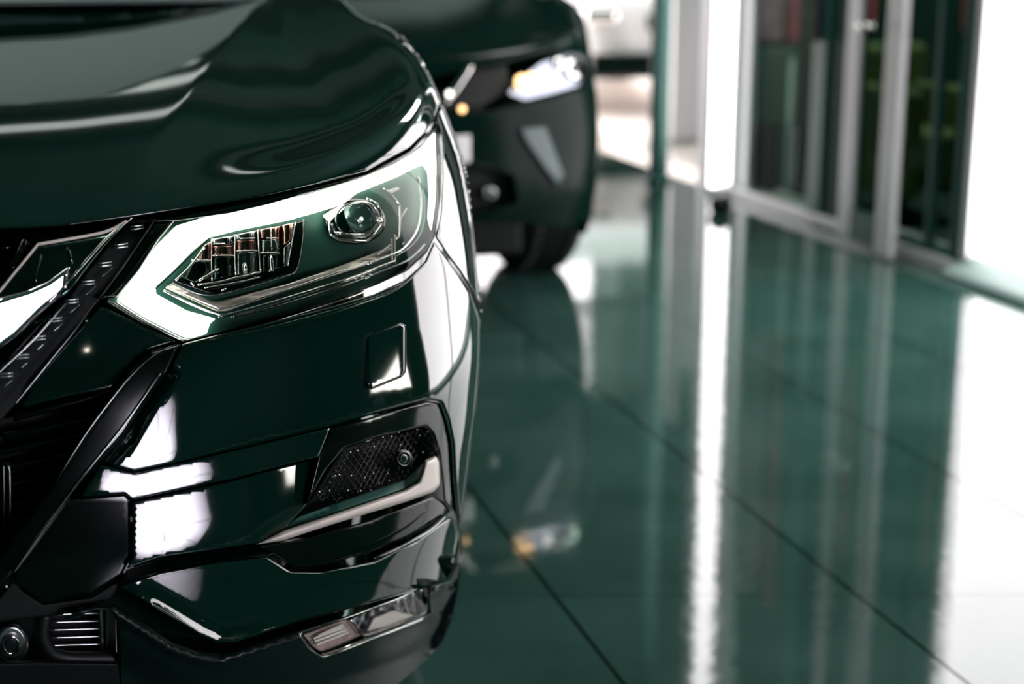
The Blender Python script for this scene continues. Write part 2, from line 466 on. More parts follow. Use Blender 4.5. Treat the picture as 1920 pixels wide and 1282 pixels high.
post(1645, 1674, X=XD-.02, d=.03, m_=FRAMEB, z1=2.75, name='door_stile', parent=dr, z0=.01)
ya, yb = Yat(1645, XD), Yat(1598, XD)
MB().box((XD, ya, .03), (XD+.04, yb, .15)).build('bottom_rail', DFRAME, dr)
MB().box((XD, ya, 2.65), (XD+.04, yb, 2.75)).build('top_rail', DFRAME, dr)
MB().box((XD+.015, ya, .15), (XD+.023, yb, 2.65)).build('door_pane', DOORGLASS, dr)
hp = aty(1640, 50, Yat(1645, XD)+.0)
h_ = MB().tube([(XD-.02, hp[1]+.03, hp[2]), (XD-.06, hp[1]+.03, hp[2]), (XD-.06, hp[1]+.13, hp[2]), ], .011, 10).build('door_handle', CHROME, dr, True)
hp = Yat(1528, RX)
MB().box((RX-.03, hp-.02, .8), (RX, hp+.02, 1.1)).build('lock_case', GBLACK, w2)
struct(MB().box((RX-.02, Yat(1574, RX), 0), (RX+.02, Yat(1538, RX), .012)).build('trim_2', DFRAME))
struct(MB().box((RX+.02, Yat(1574, RX), 0), (RX+.1, Yat(1538, RX), 2.9)).build('gap_shade_fill', DARKW))  # dark slab stands in for the shade of the open door gap

# room behind the glass
B0, B1 = YW+.08, 6.98
for nm, a, b, m_ in (('wall_room_far', (RX+.1, B1, 0), (7.5, B1+.1, CE), DARKW), ('wall_room_near', (RX+.08, B0-.1, 0), (7.5, B0, CE), DARKW),
                     ('wall_room_right', (7.5, B0, 0), (7.6, B1, CE), DARKW), ('floor_room', (RX+.0, B0, -.2), (7.5, B1, -.001), None), ('ceiling_room', (RX+.3, B0, CE), (7.5, B1, CE+.1), DARKW)):
    struct(MB().box(a, b).build(nm, m_ or mat('dark_carpet', (.006, .03, .022), .8)))
POST = noisy(mat('faded_red_print', (.62, .12, .16), .5), 6, .5, (.62, .12, .16))
MAUV = noisy(mat('mauve_print', (.55, .30, .38), .5), 8, .5, (.55, .30, .38))
YGR = noisy(mat('yellow_green_fabric', (.11, .15, .05), .8), 5, .3, (.11, .15, .05))
TEAL = mat('teal_grey_panel', (.05, .17, .14), .5)
def slab(name, px0, px1, py0, py1, Y, d, m_, label, cat, z0=None, z1=None):
    a = aty(px0, py1, Y); b = aty(px1, py0, Y)
    o = bevel(MB().box((a[0], Y, a[2] if z0 is None else z0), (b[0], Y+d, b[2] if z1 is None else z1)).build(name, m_), .01)
    return tag(o, label, cat)
Yp = B1-.03
slab('poster', 1411, 1470, 20, 78, Yp, .02, MAUV, 'mauve printed poster on the wall behind the far glass pane', 'poster', z1=2.2)
slab('poster', 1478, 1500, 20, 80, Yp, .02, POST, 'narrow faded red poster right of the mauve one, behind far glass', 'poster', z1=2.3)
slab('display_board', 1412, 1500, 92, 345, B1-.16, .10, TEAL, 'teal grey display board standing behind the far glass pane', 'board', z0=0)
slab('poster', 1612, 1645, 0, 60, Yp, .02, POST, 'dull red poster seen through the glass door leaf', 'poster', z1=2.1)
slab('poster', 1805, 1855, 0, 60, Yp, .02, POST, 'dull red poster nearest the glowing white pane, behind glass', 'poster', z1=2.2)
slab('display_stand', 1480, 1492, 110, 350, B1-.4, .06, mat('stand_paint', (.25, .36, .34), .4), 'slim pale grey stand in front of the teal board behind the glass', 'stand', z0=0)
for (a, b, y0, lab) in ((1440, 1462, 235, 'dark box-shaped case left of slim grey stand, behind far glass'), (1492, 1506, 235, 'dark box-shaped case right of slim grey stand, behind far glass')):
    slab('case', a, b, y0, 380, B1-.42, .2, GBLACK, lab, 'case', z0=0)
def armchair(px0, px1, Y, label):
    a = aty(px0, 300, Y); b = aty(px1, 110, Y); xm = (a[0]+b[0])/2; wd = (b[0]-a[0])
    r = empty('armchair', (xm, Y+.3, 0), label, 'armchair')
    bevel(MB().box((xm-wd/2+.06, Y, .16), (xm+wd/2-.06, Y+.5, .42)).build('seat_cushion', YGR, r), .04, 3)
    bevel(MB().box((xm-wd/2, Y+.45, .12), (xm+wd/2, Y+.6, .77)).build('backrest', YGR, r), .04, 3)
    for s_ in (-1, 1):
        x = xm+s_*(wd/2-.04); bevel(MB().box((x-.05, Y-.02, .12), (x+.05, Y+.5, .6)).build('armrest', YGR, r), .03, 3)
        for yy in (Y+.03, Y+.52): MB().tube([(x, yy, 0), (x, yy, .13)], .018, 10).build('leg', GBLACK, r)
armchair(1692, 1850, 5.75, 'yellow green armchair standing behind the glass beside the glowing white pane')

# posts, panels and door stop at the far end of the glass front
def column(px0, px1, Y, z1, m_, label, X=None):
    a, b = aty(px0, 340, Y), aty(px1, 340, Y); r = (b[0]-a[0])/2*.95
    t = empty('column', ((a[0]+b[0])/2, Y, 0), label, 'column')
    MB().lathe([(0.03, 0), (.03, r), (z1, r), (z1, 0)], ((a[0]+b[0])/2, Y, 0), 'z').build('shaft', m_, t, True)
    MB().lathe([(0, 0), (0, r*1.35), (.025, r*1.35), (.035, r), (.035, 0)], ((a[0]+b[0])/2, Y, 0), 'z').build('base_ring', DFRAME, t, True)
column(1216, 1252, 7.40, CE, mat('grey_column_paint', (.10, .24, .21), .35), 'slim dark grey column with ring base, left of the pale door panels')
w5 = struct(empty('window_4', (3.05, 6.98, 0), None, None))
a = aty(1320, 380, 6.97); b = aty(1368, 380, 6.97)
MB().box((a[0], 6.97, .03), (b[0], 7.0, 2.9)).build('glowing_pane', GLOWPANE, w5)
MB().box((b[0]-.01, 6.93, 0), (b[0]+.03, 7.03, 2.9)).build('frame_post', FRAMEB, w5)
MB().box((a[0]-.015, 6.93, 0), (a[0]+.005, 7.03, 2.9)).build('frame_post', FRAMEB, w5)
MB().box((a[0], 6.93, 0), (b[0], 7.03, .03)).build('sill_rail', FRAMEB, w5)
d0 = atz(1350, 398)
t = empty('door_stop', tuple(d0), 'small round black door stop on the floor at foot of bright pane', 'door stop')
MB().lathe([(0, 0), (0, .04), (.008, .048), (.035, .054), (.062, .046), (.078, .028), (.082, 0)], tuple(d0), 'z', 32).build('rubber_body', RUBBER, t, True)
MB().lathe([(.078, .016), (.085, .012), (.086, 0)], tuple(d0), 'z', 20).build('screw_cap', CHROME, t, True)
# pale sliding panel outside the corner and its track
a = aty(1257, 258, 8.9); b = aty(1312, 258, 8.9)
w6 = struct(empty('window_5', (a[0], 8.9, 0), None, None))
PALE = mat('lilac_grey_panel', (.78, .77, .84), .35)
MB().box((a[0]+.1, 8.9, .03), (b[0], 8.94, 1.5)).build('window_panel', PALE, w6)
MB().box((a[0], 8.88, 0), (a[0]+.1, 8.96, 1.85)).build('frame_post', FRAMEB, w6)
MB().box((a[0], 8.86, 0), (b[0]+.2, 8.98, .035)).build('sill_rail', FRAME, w6)

TL2 = mat('room_fill_glow', (1, 1, 1), .4, emit=(1, .97, .93), es=26)  # unseen lamp added to brighten the room behind the glass
t = empty('added_light', (4.3, 5.9, CE), 'added fill light in the room behind the glass doors', 'ceiling light')
MB().box((3.75, 5.55, CE-.05), (4.85, 6.25, CE)).build('housing', FRAME, t); MB().box((3.8, 5.6, CE-.06), (4.8, 6.2, CE-.045)).build('diffuser', TL2, t)
q0 = aty(1166, 300, 16.); q1 = aty(1330, 300, 16.)
struct(MB().box((q0[0], 16, 1.2), (q1[0]+1, 17, 6)).build('unseen_dark_block', DARKW))  # unseen block added to darken a strip of the floor reflection
# ceiling: beams and lamps, most of them added for their light
BEAM = mat('ceiling_beam_paint', (.10, .20, .17), .6)
k = 0
for y in (6.3, 7.6):
    k += 1; struct(MB().box((-8, y, CE-.22), (RX, y+.16, CE)).build('trim_%d' % (k+2), DARKW))
LIT = mat('bonnet_band_glow', (1, 1, 1), .4, emit=(.88, 1, .95), es=.75)  # unseen strip lamps added to put light bands in the bonnet
def added_lamp(x, y, lx, ly, label):
    t = empty('added_light', (x, y, CE), label, 'ceiling light', 'added lights on the showroom ceiling')
    MB().box((x-lx/2-.03, y-ly/2-.03, CE-.05), (x+lx/2+.03, y+ly/2+.03, CE)).build('housing', FRAME, t)
    MB().box((x-lx/2, y-ly/2, CE-.06), (x+lx/2, y+ly/2, CE-.045)).build('diffuser', LIT, t)
for i, (x, y, lx, ly, lab) in enumerate(((-3.2, 8.7, 8.0, .5, 'added long light nearest the far wall, for bands in the bonnet'), (-3.2, 7.05, 8.0, .30, 'added long light between the two ceiling beams, for bands in the bonnet'))):
    added_lamp(x, y, lx, ly, lab)
LIT = mat('windscreen_fill_glow', (1, 1, 1), .4, emit=(1, .97, .95), es=6)  # unseen lamp added to brighten the near car's windscreen
added_lamp(-1.6, 3.3, 2.2, 1.0, 'added fill light above the near car, brightening its windscreen')
LIT = mat('door_fill_glow', (1, 1, 1), .4, emit=(1, .96, .97), es=18)  # unseen lamp added to brighten the door stiles and skirting
added_lamp(2.45, 5.7, .5, 1.1, 'added narrow fill light in front of the glass doors')
SPOT = mat('spot_lamp_glass', (1, 1, 1), .3, emit=(1, .93, .78), es=40)
def spot(x, y, lab):
    t = empty('ceiling_spot', (x, y, CE), lab, 'spot light')
    MB().lathe([(0, 0), (0, .07), (-.05, .075), (-.09, .055), (-.09, .045)], (x, y, CE), 'z', 28).build('housing', FRAMEB, t, True)
    MB().lathe([(-.085, .045), (-.088, 0)], (x, y, CE), 'z', 28).build('lamp', SPOT, t, True)
spot(2.2, -3.9, 'small round ceiling spot behind the camera, right'); spot(-1.0, -2.6, 'small round ceiling spot behind the camera, left'); spot(.9, .5, 'small round ceiling spot above the near car')
# photographer's umbrella lamp that lights the near car's nose (seen only as its mirror image in the bumper)
UMB = mat('lit_umbrella_cloth', (.9, .9, .92), .6, emit=(.92, .86, 1.0), es=26)
uc = Vector((1.55, -.95, .78)); ua = (Vector((.1, 1.66, .62))-uc).normalized(); ue = ua.orthogonal().normalized(); uf = ua.cross(ue)
ut = empty('umbrella_lamp', (uc.x, uc.y, 0), 'white photo umbrella lamp on a stand behind the camera', 'lamp')
V_ = [uc+ua*.0]; F_ = []
for r_ in (.14, .28, .40, .50):
    for k in range(24):
        an = 2*math.pi*k/24; sc_ = 1 if k % 3 == 0 else (.985-.03*(r_ > .4)); V_.append(uc+ua*(r_*r_*.6)+(ue*math.cos(an)+uf*math.sin(an))*r_*sc_)
for k in range(24):
    F_.append((0, 1+k, 1+(k+1) % 24))
    for j in range(3): a_ = 1+24*j; F_.append((a_+k, a_+24+k, a_+24+(k+1) % 24, a_+(k+1) % 24))
nt_ = UMB.node_tree; tc_n = nt_.nodes.new('ShaderNodeTexCoord'); vm_ = nt_.nodes.new('ShaderNodeVectorMath'); vm_.operation = 'DISTANCE'
vm_.inputs[1].default_value = (0, 0, uc.z); mr_ = nt_.nodes.new('ShaderNodeMapRange')   # the bulb sits behind the middle of the cloth
mr_.inputs['From Min'].default_value = .05; mr_.inputs['From Max'].default_value = .50; mr_.inputs['To Min'].default_value = 40; mr_.inputs['To Max'].default_value = 1.5
nt_.links.new(tc_n.outputs['Object'], vm_.inputs[0]); nt_.links.new(vm_.outputs['Value'], mr_.inputs['Value'])
nt_.links.new(mr_.outputs[0], nt_.nodes['Principled BSDF'].inputs['Emission Strength'])
link('umbrella_cloth', [tuple(v) for v in V_], F_, UMB, ut)
for k in range(8):
    an = 2*math.pi*k/8; MB().tube([uc+ua*(r_*r_*.6+.008)+(ue*math.cos(an)+uf*math.sin(an))*r_ for r_ in (.02, .14, .28, .40, .50)], .004, 6).build('rib', GBLACK, ut, True)
MB().tube([uc-ua*.12, uc+ua*.35], .006, 8).build('shaft', BRUSH, ut, True)
MB().tube([(uc.x, uc.y, .25), (uc.x, uc.y, uc.z-.05)], .014, 10).build('pole', GBLACK, ut, True)
for k in range(3):
    an = 2*math.pi*k/3+.5; MB().tube([(uc.x, uc.y, .45), (uc.x+.4*math.cos(an), uc.y+.4*math.sin(an), .01)], .01, 8).build('leg', GBLACK, ut, True)
# low light box by the right wall
lb_ = empty('light_box', (RX-.1, 1.55, 0), 'low white light box standing by the right wall beside the camera', 'light box')
bevel(MB().box((RX-.14, 1.20, .25), (RX-.02, 1.80, .66)).build('case', FRAME, lb_), .01)
MB().box((RX-.145, 1.23, .30), (RX-.139, 1.77, .62)).build('lit_face', mat('light_box_face', (1, 1, 1), .4, emit=(1, .97, .88), es=14), lb_)
for y in (1.28, 1.72): MB().tube([(RX-.08, y, 0), (RX-.08, y, .26)], .015, 10).build('leg', FRAME, lb_, True)
# ================================================================== CARS
def wheel(parent, x, y, r=.345, side=1, w=.225):
    """tyre with tread blocks plus alloy rim; x is the outer face"""
    px_, _, _ = parent_world(parent); o = parent
    xi = x-side*w
    prof = [(x-side*.03, r*.60), (x-side*.005, r*.70), (x, r*.80), (x-side*.01, r*.92), (x-side*.03, r*.985)]
    n = 5
    for i in range(n):
        t0 = .04+(w-.08)*i/n; t1 = .04+(w-.08)*(i+.82)/n
        prof += [(x-side*t0, r), (x-side*t1, r), (x-side*(t1+.001), r-.008), (x-side*(.04+(w-.08)*(i+1)/n-.001), r-.008)]
    prof += [(xi+side*.03, r*.985), (xi+side*.01, r*.92), (xi, r*.8), (xi+side*.01, r*.62)]
    ty = MB().lathe(prof, (0, y, r), 'x', 72)
    for kk in range(60):
        a = 2*math.pi*kk/60
        for s0, s1 in ((.035, .075), (w-.075, w-.035)):
            P = []
            for (t_, rr) in ((s0, r-.002), (s1, r-.002)):
                P.append((x-side*t_, y+(rr+.003)*math.cos(a), r+(rr+.003)*math.sin(a)))
            ty.tube(P, .006, 4)
    ty = ty.build('tyre', RUBBER, o, True)
    rm = MB().lathe([(x-side*.015, r*.62), (x-side*.02, r*.56), (x-side*.09, r*.52), (x-side*.09, 0)], (0, y, r), 'x', 48)
    for kk in range(5):
        a = 2*math.pi*kk/5+.3
        rm.tube([(x-side*.03, y+.04*math.cos(a), r+.04*math.sin(a)), (x-side*.02, y+r*.58*math.cos(a), r+r*.58*math.sin(a))], [.03, .022], 8)
    rm.build('rim', BRUSH, o, True)
def carshell(body, parent, m_, lev_front=-.09, bend=0.):
    NU, NV = 120, 72
    th = np.linspace(0, 2*np.pi, NU, endpoint=False); ph = np.linspace(-np.pi/2+.02, np.pi/2-.02, NV)
    A, B_ = np.meshgrid(th, ph, indexing='ij')
    # stretch the directions along the car so that the long body is sampled evenly
    D = np.stack([np.cos(B_)*np.sin(A)*.9, -np.cos(B_)*np.cos(A)*2.2, np.sin(B_)*.7], -1); D /= np.linalg.norm(D, axis=-1, keepdims=True)
    def f(P):
        u, y, z = P[..., 0], P[..., 1], P[..., 2]
        b = body.local(u, y, z) - (lev_front+.01)*(1-sm(.56, .72, y)) + (.01 if lev_front < 0 else 0)
        b = np.maximum(b, z-1.12)
        a = np.abs(u); zz = z/body.zs
        cab = np.maximum.reduce([a-(.86-.22*(zz-1.0)), (zz-1.58)*1.0, ((zz-1.02)-(y-1.36)*.62)*.85, ((zz-1.05)-(4.3-y)*1.3)*.6, .9-zz])
        return np.minimum(b, cab)
    o = np.array([0, 2.2, .75])
    t0 = np.zeros(D.shape[:2]); t1 = np.full(D.shape[:2], np.nan)
    for t in np.linspace(.05, 3.2, 260):
        v = f(o+D*t); n = (v > 0) & np.isnan(t1); t1[n] = t
    a = t1-.0122; b = t1.copy()
    for _ in range(14):
        q = (a+b)/2; v = f(o+D*q[..., None]); b = np.where(v > 0, q, b); a = np.where(v > 0, a, q)
    P = (o+D*b[..., None]); P[..., 0] -= bend*np.maximum(0, P[..., 1]-1.25); P = P + np.array([body.xc, body.yf, 0])
    V = P.reshape(-1, 3); F = []
    for i in range(NU):
        j = (i+1) % NU
        for k in range(NV-1): F.append((i*NV+k, j*NV+k, j*NV+k+1, i*NV+k+1))
    F.append([i*NV for i in range(NU)][::-1]); F.append([i*NV+NV-1 for i in range(NU)])
    return link('body', V, F, m_, parent, True)
def windscreen(body, parent, bend=0.):
    v = []
    for u, z in ((-.76, 1.06), (.76, 1.06), (.66, 1.52), (-.66, 1.52)):
        v.append((body.xc+u, body.yf+1.36+(z-1.02)/.62-.02, z*body.zs+.012))
    v = [(a-bend*max(0, b-body.yf-1.25), b, c) for a, b, c in v]; v += [(a, b+.006, c-.008) for a, b, c in v]
    link('windscreen', v, [(0, 1, 2, 3), (7, 6, 5, 4), (0, 4, 5, 1), (1, 5, 6, 2), (2, 6, 7, 3), (3, 7, 4, 0)], mat('windscreen_painted_sheen', (.36, .46, .42), .12), parent, False)  # pale base colour stands in for light mirrored in the glass
def mirror_part(body, parent, m_, side=1):
    c = Vector((body.xc+side*.99, body.yf+1.75, 1.02*body.zs)); bm = bmesh.new(); bmesh.ops.create_uvsphere(bm, u_segments=24, v_segments=14, radius=1)
    for v in bm.verts: v.co = Vector((v.co.x*.13, v.co.y*.07 if v.co.y < 0 else v.co.y*.03, v.co.z*.075))+c
    V = [tuple(v.co) for v in bm.verts]; F = [[v.index for v in f.verts] for f in bm.faces]; bm.free()
    link('door_mirror', V, F, m_, parent)

# ------------------------------------------------------------------ the near car
B1_ = Body(-.315, 1.60, .06)
car = empty('car', (-.315, 1.60, 0), 'glossy green-black car in sharp focus at left, its slim headlight lit white', 'car')
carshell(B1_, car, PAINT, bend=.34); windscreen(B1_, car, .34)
wheel(car, .535, 2.47, side=1); wheel(car, -1.165, 2.47, side=-1); wheel(car, -.22, 5.05, side=1); wheel(car, -1.92, 5.05, side=-1)

bonnet = [(-420, 458), (-200, 446), (0, 430), (60, 428), (130, 423), (240, 408), (400, 384), (500, 367), (600, 344), (687, 321), (766, 278), (798, 247), (814, 222), (827, 190),
          (815, 160), (798, 125), (775, 88), (755, 63), (740, 56), (705, 42), (690, 38), (668, 26), (652, 8), (642, -6), (560, -14), (300, -14), (-420, -20)]
panel('bonnet', bonnet, B1_, PAINT, car, lev=0, s=10, rim=5, drop=.004, thick=.03, r=4)
fender = [(829, 192), (845, 230), (860, 270), (872, 310), (880, 350), (886, 420), (893, 480), (899, 540), (904, 590), (886, 547), (862, 508), (838, 478), (816, 445), (825, 400), (829, 330), (827, 250), (818, 222)]
panel('wing', fender, B1_, PAINT, car, s=8, rim=4, drop=.003, thick=.03, r=2)
up_b = [(341, 645), (400, 630), (500, 605), (600, 580), (700, 552), (760, 524), (795, 492), (813, 452), (838, 485), (860, 515), (884, 552), (901, 600), (901, 650), (898, 706), (892, 770), (881, 855), (872, 930), (865, 983), (861, 1000),
        (853, 900), (849, 829), (840, 785), (827, 753), (800, 748), (710, 774), (620, 799), (460, 838), (345, 864), (250, 884), (190, 868), (234, 818), (314, 701)]
def f_up(V):
    d = pdist(V, [(314, 701), (262, 770), (240, 815), (190, 868)], False)
    return -.010*(1-sm(0, 26, d)) - .008*np.clip((V[:, 1]-620)/240, 0, 1)*sm(300, 500, V[:, 0])*(1-sm(700, 840, V[:, 0]))
bumper = panel('bumper', up_b, B1_, PAINT, car, s=9, rim=5, drop=.003, thick=.03, fn=f_up)
mid_b = [(190, 870), (250, 886), (345, 866), (460, 840), (620, 801), (598, 856), (520, 875), (430, 899), (350, 915), (247, 937), (234, 925), (150, 932)]
def f_mid(V):
    yl = np.interp(V[:, 0], [190, 250, 345, 460, 620], [870, 886, 866, 840, 801]); t = np.clip((V[:, 1]-yl)/50, 0, 1)
    return .0016*t-.001
panel('bumper_crease_band', mid_b, B1_, PAINT, bumper, s=7, rim=4, drop=.003, thick=.03, fn=f_mid)
low_b = [(249, 941), (350, 919), (430, 902), (520, 878), (606, 856), (614, 862), (575, 947), (540, 985), (482, 1018), (400, 1031), (300, 1045), (237, 1066), (248, 1045)]
def f_low(V):
    t = np.clip((V[:, 1]-np.interp(V[:, 0], [249, 350, 430, 520, 614], [941, 919, 902, 878, 855]))/120, 0, 1)
    return .007*t-.005 - .014*sm(450, 600, V[:, 0])
panel('bumper_recess', low_b, B1_, PAINT, bumper, s=7, rim=3, drop=.002, thick=.03, fn=f_low)
ledge = [(237, 1068), (300, 1047), (400, 1033), (482, 1020), (528, 1028), (505, 1041), (400, 1051), (298, 1070), (224, 1095)]
panel('bumper_ledge', ledge, B1_, SBLACK, bumper, s=6, rim=2, drop=.001, thick=.03, fn=lambda V: -.030+.034*np.clip((V[:, 1]-np.interp(V[:, 0], [237, 300, 400, 482], [1068, 1047, 1033, 1020]))/26, 0, 1))
lower = [(222, 1098), (298, 1073), (400, 1054), (500, 1043), (545, 1071), (600, 1072), (700, 1052), (780, 1014), (825, 981), (846, 967), (858, 985), (862, 1012), (856, 1060), (838, 1088), (800, 1101), (700, 1129), (560, 1166), (500, 1185), (440, 1204), (408, 1204), (375, 1190), (300, 1145)]
def f_lowp(V):
    e = pdist(V, [(215, 1096), (300, 1145), (375, 1190), (408, 1204), (440, 1204), (500, 1185), (560, 1166)], False)
    return 7.5e-6*np.clip(46-e, 0, 46)**2*sm(230, 290, V[:, 0])*(1-sm(440, 560, V[:, 0]))
panel('lower_bumper', lower, B1_, PAINT, bumper, s=9, rim=5, drop=.004, thick=.03, lev=.0, fn=f_lowp)
lip_u = [(120, 1156), (181, 1133), (213, 1133), (255, 1159), (319, 1202), (372, 1221), (415, 1226), (457, 1213), (560, 1182), (700, 1140), (806, 1101), (842, 1090), (862, 1040), (867, 1000), (866, 1050), (858, 1110), (848, 1160), (828, 1205), (790, 1245), (745, 1282), (690, 1330), (225, 1330), (225, 1240), (222, 1170), (208, 1144), (180, 1142), (128, 1164)]
fog_o = c3([(190, 1105), (365, 1045), (530, 985), (645, 938), (650, 1030), (620, 1055), (300, 1180), (270, 1188), (225, 1155)])
def f_lip(V):
    y0 = np.interp(V[:, 0], [213, 255, 319, 372, 415, 457, 560, 700, 806, 860], [1133, 1159, 1202, 1221, 1226, 1213, 1182, 1140, 1101, 1040])
    t = (V[:, 1]-y0); return .012*np.exp(-((t-14)/12)**2) - .022*sm(30, 120, t)
panel('bumper_skirt', lip_u, B1_, SBLACK, bumper, s=9, rim=3, drop=.003, thick=.03, fn=f_lip, holes=[fog_o])

# fog lamp
fog = panel('fog_lamp', fog_o, B1_, HOUSING, car, lev=-.035, s=9, rim=0, thick=.02)
panel('lamp_cover', fog_o, B1_, LENS, fog, lev=-.004, s=12, rim=4, drop=.004, thick=.004)
edge = line('lamp_rim', fog_o+[fog_o[0]], B1_, DCHROME, fog, lev=-.006, r=.0022)
panel('side_reflector', c3([(200, 1108), (350, 1055), (368, 1058), (412, 1108), (300, 1165), (270, 1175), (232, 1148)]), B1_, noisy(mat('rosy_reflector', (.62, .46, .42), .22, .2), 60, .25, (.62, .46, .42)), fog, lev=-.018, s=8, rim=4, drop=.004)
for q in ([(240, 1122), (350, 1082)], [(243, 1133), (357, 1091)], [(250, 1144), (362, 1100)], [(256, 1112), (345, 1073)]):
    line('reflector_rib', c3(q), B1_, SILVER, fog, lev=-.012, r=.0018)
panel('bowl_reflector', c3([(370, 1055), (470, 1010), (530, 990), (640, 945), (644, 1028), (600, 1045), (440, 1108), (415, 1108)]), B1_, noisy(mat('bowl_mirror', (.9, .9, .92), .2, .3), 45, .4, (.85, .85, .88), 5), fog, lev=-.022, s=6, rim=3, fn=lambda V: .007*np.sin(V[:, 0]*.35)*np.sin(V[:, 1]*.2+V[:, 0]*.11))
panel('bowl_shield', c3([(425, 1098), (450, 1050), (520, 1022), (600, 1040), (575, 1052), (500, 1082)]), B1_, SILVER, fog, lev=-.010, s=8, rim=5, drop=.004)
line('reflector_edge', c3([(370, 1055), (395, 1085), (420, 1110), (500, 1085), (645, 1030)]), B1_, CHROME, fog, lev=-.009, r=.0018)
for q in ([(535, 985), (545, 1022)], [(560, 976), (575, 1030)], [(590, 964), (598, 1036)], [(618, 955), (624, 1024)]):
    line('bowl_facet', c3(q), B1_, CHROME, fog, lev=-.012, r=.002)
line('lower_edge', c3([(270, 1182), (300, 1174), (440, 1122), (640, 1042)]), B1_, CHROME, fog, lev=-.008, r=.0022)

# fog pocket: gloss trim, mesh, fin, wedge
trim = [(596, 858), (621, 803), (710, 778), (800, 752), (826, 756), (838, 790), (847, 829), (851, 900), (860, 985), (851, 962), (832, 938), (829, 900), (823, 850), (812, 812), (798, 798), (715, 818), (648, 838), (612, 880), (574, 946)]
ft = panel('fog_surround', trim, B1_, GBLACK, car, lev=-.004, s=7, rim=4, drop=.003, thick=.04)
mesh1 = [(574, 950), (646, 840), (715, 819), (796, 799), (813, 812), (823, 850), (820, 905), (758, 920), (620, 972), (520, 1000)]
panel('mesh_backing', mesh1, B1_, MBLACK, ft, lev=-.035, s=10, rim=0)
def meshwork(name, poly, lev, parent, sx=11, sy=9, r=.0011, slope=-.30, m_=GBLACK, curv=.2):
    poly_ = np.array(poly); x0, y0 = poly_.min(0); x1, y1 = poly_.max(0); mb = MB()
    j = 0; y = y0-200
    while y < y1+200:
        seg = []
        xs = np.arange(x0, x1, sx/4)
        ys = y + slope*(xs-x0) + (sy*.5)*np.sin((xs-x0)/sx*2*np.pi+math.pi*(j % 2))*.9
        pts = np.stack([xs, ys], 1); ok = pip(pts, poly)
        runs = []; cur = []
        for p, o_ in zip(pts, ok):
            if o_: cur.append(p)
            else:
                if len(cur) > 2: runs.append(cur)
                cur = []
        if len(cur) > 2: runs.append(cur)
        for rn in runs: mb.tube(parent_cast(rn, lev), r, 4)
        y += sy; j += 1
    return mb.build(name, m_, parent, True)
def parent_cast(rn, lev): return B1_.cast(np.array(rn), lev)
meshwork('mesh', c3([(225, 645), (350, 455), (480, 415), (620, 378), (660, 395), (668, 470), (630, 488), (560, 562), (330, 640)]), -.02, ft, m_=GBLACK)
st = MB()
for q in c3([(282, 520), (315, 548), (295, 600), (360, 600), (405, 602), (330, 545), (395, 460), (452, 445), (372, 548), (420, 555), (500, 540), (470, 575), (540, 395), (450, 540), (515, 410), (260, 605), (440, 600), (604, 385), (612, 405), (600, 430), (625, 465), (545, 440), (505, 565), (370, 465), (484, 412)]):
    c = parent_cast([q], -.017)[0]; MB().tube([c, c+np.array([0, -.0012, .0005])], .0011, 6).build('mesh_stud', CHROME, ft, True)
meshwork('lower_mesh', c3([(215, 775), (330, 742), (480, 702), (645, 652), (640, 680), (540, 740), (330, 788)]), -.015, ft, m_=GBLACK)
wedge = [(500, 1012), (560, 968), (635, 941), (758, 898), (793, 868), (800, 872), (792, 900), (758, 917), (620, 964), (529, 994)]
panel('fin_shelf', wedge, B1_, mat('green_satin_shelf', (.02, .10, .075), .4, .3), ft, lev=-.012, s=7, rim=3, thick=.01, fn=lambda V: .014*np.clip((V[:, 1]-np.interp(V[:, 0], [500, 635, 758, 800], [1012, 941, 898, 866]))/28, 0, 1))
fin = c3([(35, 791), (130, 744), (300, 688), (560, 599), (608, 570), (622, 530), (630, 495), (672, 478), (682, 500), (685, 580), (664, 606), (560, 642), (300, 722), (130, 777)])
panel('chrome_fin', fin, B1_, SILVER, car, lev=.006, s=5, rim=9, drop=.009, thick=.015, r=4)
# parking sensor
def disc(name, c, rx, ry, body, lev, m_, parent, n=28, **k):
    return panel(name, [(c[0]+rx*math.cos(2*math.pi*i/n), c[1]+ry*math.sin(2*math.pi*i/n)) for i in range(n)], body, m_, parent, lev=lev, r=0, **k)
ps = disc('parking_sensor', (757, 860), 17, 18, B1_, -.006, GBLACK, car, s=5, rim=4, drop=.003, thick=.012)
ring = lambda c, rx, ry, n=32: [(c[0]+rx*math.cos(2*math.pi*i/n), c[1]+ry*math.sin(2*math.pi*i/n)) for i in range(n)]
line('sensor_ring', ring((757, 860), 12, 13), B1_, GBLACK, ps, lev=-.004, r=.0013, closed=True)
disc('sensor_face', (757, 860), 8, 9, B1_, -.003, PAINT, ps, s=4, rim=3, drop=.001, thick=.006)
# gloss piece under the fin
under = [(484, 1024), (570, 1011), (600, 1001), (700, 973), (812, 930), (832, 940), (846, 958), (800, 992), (690, 1036), (600, 1062), (555, 1064), (530, 1050), (512, 1040)]
panel('under_fin_trim', under, B1_, GBLACK, car, lev=-.008, s=7, rim=4, drop=.003, thick=.03)
line('trim_highlight_bead', [(700, 1047), (760, 1022), (805, 995), (838, 966)], B1_, PAINT, bumper, lev=.004, r=.003, taper=True)
# tow cover
tow = [(690, 633), (699, 627), (750, 607), (759, 611), (759, 697), (751, 706), (697, 728), (690, 722)]
tc_ = panel('tow_cover', tow, B1_, PAINT, bumper, lev=.0012, s=7, rim=3, drop=.0012, thick=.004)
line('cover_gap', tow, B1_, GBLACK, tc_, lev=-.0006, r=.0016, closed=True, curve=False)

